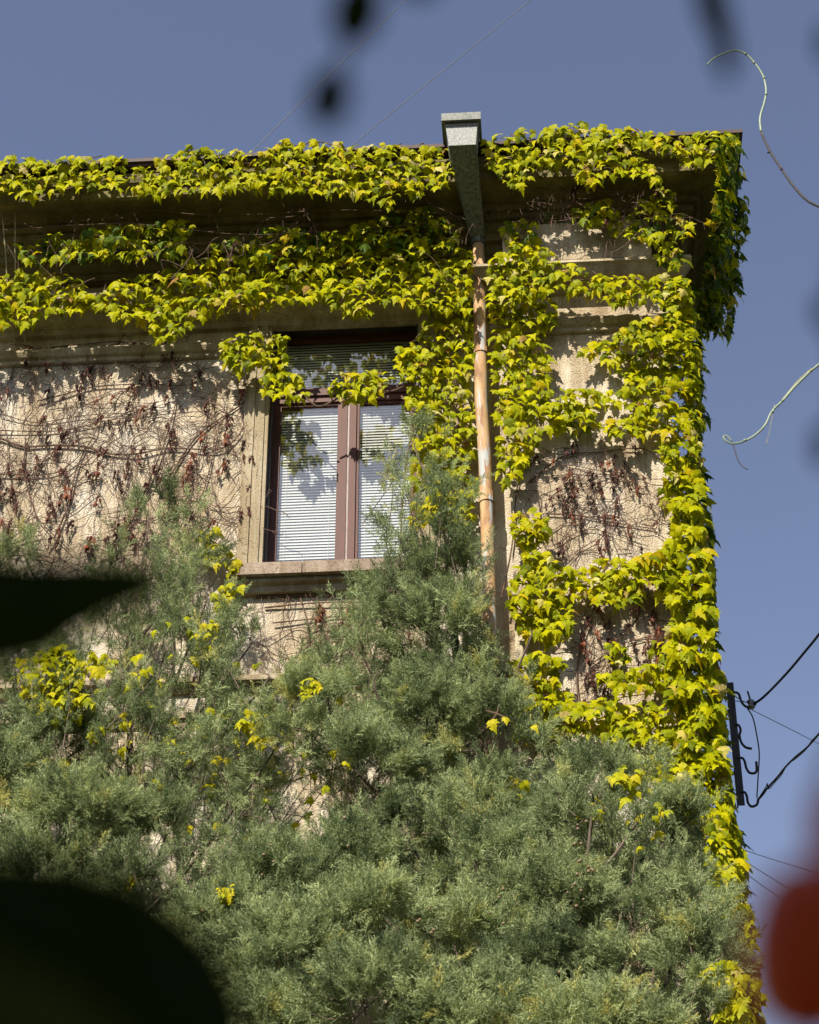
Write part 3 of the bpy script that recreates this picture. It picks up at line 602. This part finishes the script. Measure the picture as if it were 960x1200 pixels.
# ------------------------------------------------------------------ junipers
def spray_mesh(seed, lacy=1.0):
    rnd = random.Random(seed); mb = MB()
    def blade(a, b2, w0):
        d = (b2-a); 
        if d.length < 1e-6: return
        s_ = d.cross(Vector((rnd.uniform(-1,1), rnd.uniform(-1,1), rnd.uniform(-1,1)))).normalized()*w0
        md = a+d*.45
        mb.add([a-s_*.6, a+s_*.6, md+s_, b2, md-s_], [(0,1,2,4),(4,2,3)])
    def rd(k): return Vector((rnd.uniform(-k,k), rnd.uniform(-k,k), rnd.uniform(-k,k)))
    ax = [Vector((0,0,0))]
    d = Vector((0,1,0))
    for i in range(7): d = (d+rd(.16)).normalized(); ax.append(ax[-1]+d/7)
    for i in range(7): blade(ax[i], ax[i+1]+(ax[i+1]-ax[i])*.2, .013)
    for i in range(20):
        t_ = .08+.9*i/20; k = min(6, int(t_*7)); p = ax[k].lerp(ax[k+1], t_*7-k)
        az = rnd.uniform(0, 6.28) if rnd.random() < .55 else (0 if i % 2 else math.pi)
        ln = (.40*(1-t_)+.13)*rnd.uniform(.7,1.15)
        dr = (Vector((math.cos(az), 1.05, math.sin(az)))+rd(.2)).normalized(); e = p+dr*ln
        blade(p, e, .0115)
        for j in range(6):
            q = p.lerp(e, .2+.75*j/6); d2 = (dr+rd(.85)).normalized(); blade(q, q+d2*ln*rnd.uniform(.2,.42), .0115)
    me = bpy.data.meshes.new('spray'); me.from_pydata([tuple(v) for v in mb.v], [], mb.f); me.update(); return me
def spray_objs(mt, n=4, sd=0):
    L = []
    for k in range(n):
        me = spray_mesh(sd+k); me.materials.append(mt); L.append(bpy.data.objects.new('spray', me))
    return L
def gn_crown(name, parent, pts, dirs, scales, tints, srcs, mt):
    me = bpy.data.meshes.new(name); me.from_pydata([tuple(p) for p in pts], [], [])
    rot = []
    for d in dirs:
        e = (d.to_track_quat('Y', 'Z').to_matrix() @ Matrix.Rotation(U(0,6.28), 3, 'Y')).to_euler(); rot += [e.x, e.y, e.z]
    a = me.attributes.new('rot', 'FLOAT_VECTOR', 'POINT'); a.data.foreach_set('vector', rot)
    a = me.attributes.new('scl', 'FLOAT', 'POINT'); a.data.foreach_set('value', scales)
    a = me.attributes.new('tint', 'FLOAT', 'POINT'); a.data.foreach_set('value', tints)
    a = me.attributes.new('pick', 'INT', 'POINT'); a.data.foreach_set('value', [random.randrange(len(srcs)) for _ in pts])
    me.materials.append(mt); me.update()
    o = bpy.data.objects.new(name, me); COL.objects.link(o)
    if parent: o.parent = parent; o.matrix_parent_inverse = WI(parent)
    ng = bpy.data.node_groups.new('crown_nodes', 'GeometryNodeTree')
    ng.interface.new_socket('Geometry', in_out='INPUT', socket_type='NodeSocketGeometry'); ng.interface.new_socket('Geometry', in_out='OUTPUT', socket_type='NodeSocketGeometry')
    gi = ng.nodes.new('NodeGroupInput'); go = ng.nodes.new('NodeGroupOutput'); ip = ng.nodes.new('GeometryNodeInstanceOnPoints'); jn = ng.nodes.new('GeometryNodeJoinGeometry')
    for s_ in srcs:
        oi = ng.nodes.new('GeometryNodeObjectInfo'); oi.inputs['Object'].default_value = s_; oi.inputs['As Instance'].default_value = True
        ng.links.new(oi.outputs['Geometry'], jn.inputs[0])
    def att(nm, ty):
        n = ng.nodes.new('GeometryNodeInputNamedAttribute'); n.data_type = ty; n.inputs['Name'].default_value = nm; return n.outputs['Attribute']
    ng.links.new(gi.outputs[0], ip.inputs['Points']); ng.links.new(jn.outputs[0], ip.inputs['Instance']); ip.inputs['Pick Instance'].default_value = True
    ng.links.new(att('pick', 'INT'), ip.inputs['Instance Index']); ng.links.new(att('scl', 'FLOAT'), ip.inputs['Scale'])
    er = ng.nodes.new('FunctionNodeEulerToRotation'); ng.links.new(att('rot', 'FLOAT_VECTOR'), er.inputs[0]); ng.links.new(er.outputs[0], ip.inputs['Rotation'])
    ng.links.new(ip.outputs[0], go.inputs[0])
    md = o.modifiers.new('crown', 'NODES'); md.node_group = ng
    o['kind'] = 'stuff'; return o
SPR = spray_objs(M_jun, 5, 11)
def juniper(label, lobes, trunk_xy, veils=(), name='juniper', dens=1.0, trunk_r=.09, toff=.9, group=None, tl=(0,0)):
    T = thing(name, label, 'tree', (trunk_xy[0], trunk_xy[1], 0), group)
    pts, dirs, sc, ti = [], [], [], []; limbs = MB(); tx = Vector((*trunk_xy, 0))
    topz = max(P(l[0], l[1], l[4]).z for l in lobes)-toff
    tr_ = spline([tx+Vector((U(-.06,.06), U(-.06,.06), topz*k/7)) + Vector((tl[0]*k/7, tl[1]*k/7, 0)) for k in range(8)], 4); n = len(tr_)
    m_ = MB(); m_.tube(tr_, [trunk_r*(1-.97*i/n)+.004 for i in range(n)], 9); m_.build('trunk', M_bark, T, True)
    for l in lobes:
        u, v, rx, ry, Y = l[:5]; dd = l[5] if len(l) > 5 else 1.0
        Y += U(-.35,.2)*dd; c = P(u, v, Y); k = (c-CAM).length/FPX; RX, RZ = rx*k, ry*k*1.12; RY = min(RX, RZ)*.9
        # limb from the trunk up into the lobe
        zb = max(.6, c.z-U(.8,1.6)); tb = min(tr_, key=lambda p: abs(p.z-zb))
        limbs.tube(spline([tb, tb.lerp(c, .45)+Vector((0,0,-.18)), c+Vector((0,0,-RZ*.3)), c+Vector((U(-.1,.1)*RX, .1*RY, RZ*.1))], 4), [.017*(1-.85*i/12) for i in range(13)], 5, cap=False)
        npl = max(4, int(RX*RZ*290*dens*dd*dd))
        for _ in range(npl):
            while True:
                d = Vector((random.gauss(0,1), random.gauss(-.35,1), random.gauss(.3,1)))
                if d.length > .1: d.normalize()
                if d.y < .6: break
            R = Vector((d.x*RX, d.y*RY, d.z*RZ)); s0 = U(.2,.5); s1 = s0+U(.35,.6)
            a, e = c+R*s0+Vector((0,0,-.05)), c+R*s1; ax = (e-a)
            if ax.length < .12: continue
            vq = .5*(a+e); nv = noise.noise(vq*1.9+Vector((0,0,7)))+.5*noise.noise(vq*4.3)
            if nv < -.02-.04*(dens > 1.1): continue
            adir = (ax.normalized()+Vector((0,-.12,.22))).normalized()
            hue = min(1, max(0, .5+random.gauss(0,.16)+.35*noise.noise(c*1.3)))
            if random.random() < .45: limbs.tube([a, a.lerp(e,.5)+Vector((0,0,-.02)), e], [.006,.004,.002], 4, cap=False)
            for j in range(17):
                f_ = .25+.75*j/17+U(-.05,.05); p = a.lerp(e, f_)+Vector((U(-1,1),U(-1,1),U(-1,1)))*.055
                dr = (adir+Vector((U(-.9,.9),U(-.9,.9),U(-.75,.85)))).normalized()
                pts.append(p); dirs.append(dr); sc.append(U(.08,.185)*(1.1-.25*f_)); ti.append(min(.99, max(0, hue+U(-.28,.28)+.12*(f_-.6))))
    for poly, Ya, Yb, num in veils:                      # loose upright wisps that fill a stretch of the crown
        xs = [p[0] for p in poly]; ys = [p[1] for p in poly]; k_ = 0
        while k_ < num:
            u, v = U(min(xs), max(xs)), U(min(ys), max(ys))
            if not inside(u, v, poly): continue
            k_ += 1
            if noise.noise(Vector((u*.022, v*.022, 3.1)))+.5*noise.noise(Vector((u*.06, v*.05, 8))) < -.02: continue
            p0 = P(u, v, U(Ya, Yb)); adir = Vector((random.gauss(0,.45), random.gauss(-.25,.35), 1)).normalized(); ln = U(.25,.6)
            hue = min(1, max(0, .48+random.gauss(0,.16)))
            q0 = p0-adir*ln*.5; limbs.tube([q0-adir*.15, q0+adir*ln*.4+Vector((U(-.02,.02),0,0)), q0+adir*ln*.9], [.0045,.003,.0012], 4, cap=False)
            for j in range(13):
                p = q0+adir*ln*(j/12.0)+Vector((U(-1,1),U(-1,1),U(-1,1)))*.05; dr = (adir+Vector((U(-1,1),U(-1,1),U(-.5,.7)))).normalized()
                pts.append(p); dirs.append(dr); sc.append(U(.075,.17)); ti.append(min(.99, max(0, hue+U(-.28,.28))))
    limbs.build('branch', M_bark, T)
    gn_crown('crown', T, pts, dirs, sc, ti, SPR, M_jun)
    return T, len(pts)
cnt = []
cnt.append(juniper('tall airy juniper whose thin top reaches in front of the window', [
    (488,520,22,34,-.5,.35),(480,570,38,44,-.55,.45),(520,600,40,45,-.6,.5),(470,625,50,40,-.65,.6),(525,650,45,45,-.7,.55),(500,680,75,45,-.8,.8),(450,720,55,45,-.9,.4),(535,715,42,45,-.8,.6),(510,745,80,55,-1.0,.8),
    (440,790,75,60,-1.1,.65),(545,800,50,50,-1.1,.9),(500,840,90,60,-1.3),(620,740,34,40,-.8,.35),(380,840,70,60,-1.1,.8),(420,910,90,70,-1.4),(575,870,70,70,-1.5),(350,780,50,50,-.8,.16),(560,950,70,70,-1.6)], (-.75,-1.5), veils=[([(450,545),(490,520),(540,580),(555,640),(565,720),(590,780),(630,860),(560,930),(400,930),(320,870),(350,800),(410,720),(440,660),(445,610)], -1.1, -.4, 300)], trunk_r=.11, tl=(.25,.9))[1])
cnt.append(juniper('airy grey-green juniper spreading over the wall left of the window', [
    (175,600,60,40,-.35,.13),(215,640,70,46,-.4,.26),(150,690,70,50,-.5,.18),(240,700,60,45,-.6,.36),(30,640,50,40,-.3,.12),(190,765,85,50,-.7,.45),(290,750,55,40,-.6,.22),(60,730,70,40,-.5,.18),
    (110,800,80,50,-.8,.38),(20,800,50,50,-.8,.42),(230,820,80,60,-.9,.6),(310,790,45,45,-.8,.35),(330,850,60,60,-1.0,.8),(60,880,90,65,-1.0,.7),(170,880,80,60,-1.1,.55),(260,910,80,60,-1.2,.7),(-10,930,70,70,-1.2),(90,960,90,60,-1.4),(190,980,90,50,-1.5,.8),(300,960,70,55,-1.3,.8),(40,1040,110,70,-1.7),(170,1060,110,60,-1.9)], (-2.7,-1.6), veils=[([(-20,780),(120,750),(250,740),(320,790),(350,870),(330,960),(180,1010),(-20,1000)], -1.3, -.4, 360), ([(150,690),(230,690),(270,740),(250,790),(60,800),(20,760)], -.9, -.4, 45), ([(110,660),(180,580),(260,640),(290,720),(200,740),(90,720)], -.7, -.25, 40), ([(-20,610),(40,630),(40,690),(-20,690)], -.6, -.2, 9)], trunk_r=.10, tl=(-.1,1.0))[1])
cnt.append(juniper('dense juniper with rounded grey-green boughs filling the bottom of the view', [
    (640,950,55,45,-1.8),(700,915,55,40,-1.8),(760,930,50,38,-1.8),(690,960,90,60,-2.0),(785,970,50,50,-1.9),(560,1010,70,60,-2.0),(480,970,70,55,-1.9),(410,1010,90,50,-2.1),(320,1040,90,50,-2.2),(260,1090,80,55,-2.3),(640,1060,90,60,-2.2),
    (740,1050,90,65,-2.3),(805,1055,50,60,-2.0,.9),(815,1130,55,70,-2.2),(760,1140,90,70,-2.6),(650,1150,100,70,-2.7),(540,1110,90,70,-2.6),(430,1090,100,65,-2.6),(330,1130,100,70,-2.7),(440,1180,110,70,-3.0),(560,1200,110,70,-3.0),(700,1220,120,70,-3.1),(820,1210,60,70,-2.5),(300,1210,100,60,-3.0),(190,1180,90,70,-2.8),
    (450,1060,190,70,-1.0,.8),(650,1000,160,70,-.9,.8),(780,1060,80,90,-.9,.8),(300,1080,160,60,-1.0,.7),(600,1130,220,70,-1.4,.8)], (.0,-3.4), veils=[([(250,1000),(480,940),(600,930),(700,920),(790,950),(840,1000),(850,1080),(865,1210),(200,1210),(200,1010)], -2.2, -.8, 800)], trunk_r=.14, dens=1.15, tl=(.1,1.0))[1])
print('sprays', cnt)
# pale cones here and there on the front juniper: too small to pick apart
BB = MB()
for _ in range(48):
    u, v, Yc = random.choice([(676,985,-2.75),(682,1015,-2.8),(688,1000,-2.8),(672,970,-2.7),(600,1075,-2.9),(410,965,-2.5),(320,1010,-2.7),(680,1040,-2.8),(500,1080,-3.1),(640,1150,-3.2),(590,990,-2.4),(250,1060,-2.8)])
    c = P(u+random.gauss(0,10), v+random.gauss(0,15), Yc); r_ = U(.006,.010)
    BB.tube([c-Vector((0,0,r_)), c-Vector((0,0,r_*.5)), c+Vector((0,0,r_*.5)), c+Vector((0,0,r_))], [r_*.3,r_,r_,r_*.3], 6, c=.5)
jt = [o for o in COL.objects if o.name.startswith('juniper')][-1]
o = BB.build('berries', M_cone, [o for o in COL.objects if o.name == 'juniper.002'][0], True); o['kind'] = 'stuff'

# ------------------------------------------------------------------ the photographer's side: unseen tree added to shade the blurred leaves near the lens
T = thing('added_shade_tree', 'unseen leafy tree added behind the viewpoint to shade the near leaves', 'tree', (-3.4,-18.0,0))
m = MB(); m.tube(spline([(-3.4,-18,0),(-3.35,-17.9,1.5),(-3.2,-17.8,3.2),(-3.0,-17.3,4.6)], 4), [.24-.012*i for i in range(13)], 10); m.build('trunk', M_bark, T, True)
m = MB()
for e in ((-1.2,-16.2,6.2),(-2.2,-15.2,6.6),(-3.6,-16.6,6.9),(-1.2,-17.6,5.6),(-4.2,-18.6,6.4),(-.6,-15.0,5.4)):
    m.tube(spline([(-3.2,-17.8,3.2),((-3.2+e[0])/2,(-17.8+e[1])/2,4.9),e], 5), [.09-.007*i for i in range(11)], 6, cap=False)
m.build('branch', M_bark, T, True)
pts, dirs, sc, ti = [], [], [], []
for _ in range(5200):
    c = random.choice([(-1.2,-16.0,5.2,1.7),(-2.4,-15.4,5.6,1.7),(-.6,-15.2,4.4,1.3),(-3.4,-17.2,6.0,1.8),(-1.0,-17.6,4.6,1.8),(-.9,-15.4,3.4,1.1),(.8,-16.2,4.6,1.6),(1.6,-15.6,3.4,1.2)])
    d = Vector((random.gauss(0,1),random.gauss(0,1),random.gauss(0,1))).normalized()*c[3]*U(.3,1)**.6
    pts.append(Vector(c[:3])+d); dirs.append(Vector((U(-1,1),U(-1,1),U(-1.2,.4))).normalized()); sc.append(U(.16,.26)); ti.append(random.random())
LS = []
for k in range(3):
    me = leaf_mesh(k, M_canopy, 'canopy_leaf'); LS.append(bpy.data.objects.new('canopy_leaf', me))
gn_crown('crown', T, pts, dirs, sc, ti, LS, M_canopy)

# unseen trees added round the viewpoint to block low skylight: one far mass
pts, dirs, sc, ti = [], [], [], []
for k in range(58):
    a_ = math.radians(-205+230*k/57); rr = U(24,30); c = Vector((rr*math.cos(a_), -6+rr*math.sin(a_), 0)); hh = U(9,15); wd = U(2.6,4)
    for _ in range(170):
        d = Vector((random.gauss(0,1),random.gauss(0,1),random.gauss(0,1))).normalized()*U(.55,1)
        pts.append(c+Vector((d.x*wd, d.y*wd, hh*.5+d.z*hh*.5))); dirs.append(Vector((U(-1,1),U(-1,1),U(-1,.5))).normalized()); sc.append(U(.9,1.5)); ti.append(random.random())
o = gn_crown('added_tree_belt', None, pts, dirs, sc, ti, LS, M_canopy)

def fore_leaf(px, dist, parent, name='leaf', mt=M_fore, bow=.12):
    # a real leaf blade near the lens: outline in the plane facing roughly the viewer, bowed and tilted in depth
    q = [Pd(u, v, dist) for u, v in px]; c = sum(q, Vector())/len(q); L_ = max((a-c).length for a in q)
    vs_ = [c + FW*(-bow*L_)] + [a+FW*(bow*L_*.6*math.sin(i*1.1)+L_*.25*((a-c).dot(RT)/L_)) for i, a in enumerate(q)]
    n = len(q); th = .0004
    mb = MB(); mb.add(vs_, [(0, 1+i, 1+(i+1) % n) for i in range(n)])
    mb.add([a+FW*th for a in vs_], [(0, 1+(i+1) % n, 1+i) for i in range(n)])
    return mb.build(name, mt, parent)
T = thing('shrub_branch', 'out-of-focus black leaves poking in from the left and bottom left', 'shrub', Pd(-120,1100,.45))
fore_leaf([(-150,620),(-60,636),(0,648),(50,652),(110,652),(165,656),(190,668),(192,694),(165,712),(125,730),(92,750),(62,772),(20,784),(-40,794),(-150,786)], .45, T, bow=.05)
fore_leaf([(-120,992),(-20,996),(30,998),(90,1006),(150,1024),(192,1050),(228,1084),(258,1124),(285,1172),(296,1230),(300,1330),(100,1340),(-120,1300)], .40, T, bow=.05)
fore_leaf([(-160,1090),(-40,1100),(60,1150),(140,1215),(190,1330),(-160,1330)], .36, T, bow=.05, mt=M_fore2)
m = MB(); m.tube(spline([Pd(-160,600,.46),Pd(-120,720,.45),Pd(-110,900,.43),Pd(-130,1100,.40),Pd(-90,1260,.38),Pd(-60,1420,.36)], 4), .002, 6); m.build('twig', M_shoot_dark, T)
def hang(label, leaves, twig, dist):
    T = thing('hanging_twig', label, 'twig', Pd(*twig[0], dist), 'blurred twig tips hanging into the sky')
    for px in leaves: fore_leaf(px, dist, T, bow=.1)
    m = MB(); m.tube(spline([Pd(*p, dist) for p in twig], 4), .0009, 5); m.build('twig', M_shoot_dark, T)
def blob(u, v, rx, ry, tilt=0):
    return [(u+rx*math.cos(t_)*math.cos(tilt)-ry*math.sin(t_)*math.sin(tilt), v+rx*math.cos(t_)*math.sin(tilt)+ry*math.sin(t_)*math.cos(tilt)) for t_ in [k*2*math.pi/10 for k in range(10)]]
hang('blurred black twig tip hanging down in the sky left of the hopper', [blob(418,12,30,44,.3), blob(386,114,25,38,.25), blob(490,-22,26,20)], [(440,-90),(425,-30),(410,40),(396,90),(388,112)], .52)
hang('blurred dark twig pointing down above the eave corner', [blob(836,8,20,46,-.25), blob(850,58,14,38,-.05)], [(815,-90),(828,-30),(842,30),(850,60)], .56)
hang('blurred dark leaf tips at the right edge beside the shoots', [blob(968,366,14,20), blob(966,524,14,26), blob(972,50,14,22)], [(1010,-60),(985,60),(990,220),(975,366),(985,450),(970,524)], .55)
T = thing('rose_stem', 'blurred dark red rose hips at the bottom right corner', 'plant', Pd(1000,1250,.42))
for (u, v, rx, ry) in ((946,1112,70,98),(1040,1180,40,70),(975,972,28,52)):
    c = Pd(u, v, .42); k = .42/FPX; mb = MB(); dn = -UP; n = 14
    ring = [c + dn*(math.cos(math.pi*i/n)*-ry*k) for i in range(n+1)]
    mb.tube(ring, [max(.0003, rx*k*math.sin(math.pi*i/n)**.75*(1-.12*math.cos(math.pi*i/n))) for i in range(n+1)], 16)
    mb.build('rose_hip', M_hip, T, True)
m = MB(); m.tube(spline([Pd(966,940,.42),Pd(985,880,.43),Pd(1030,900,.43),Pd(1060,1100,.43),Pd(1040,1300,.43),Pd(1000,1500,.43)], 4), .0014, 6)
m.tube([Pd(936,1175,.42),Pd(950,1240,.42),Pd(1020,1380,.43)], .0012, 6); m.tube([Pd(990,1215,.42),Pd(1000,1260,.42),Pd(1030,1340,.43)], .0012, 6); m.build('stem', M_shoot_dark, T)
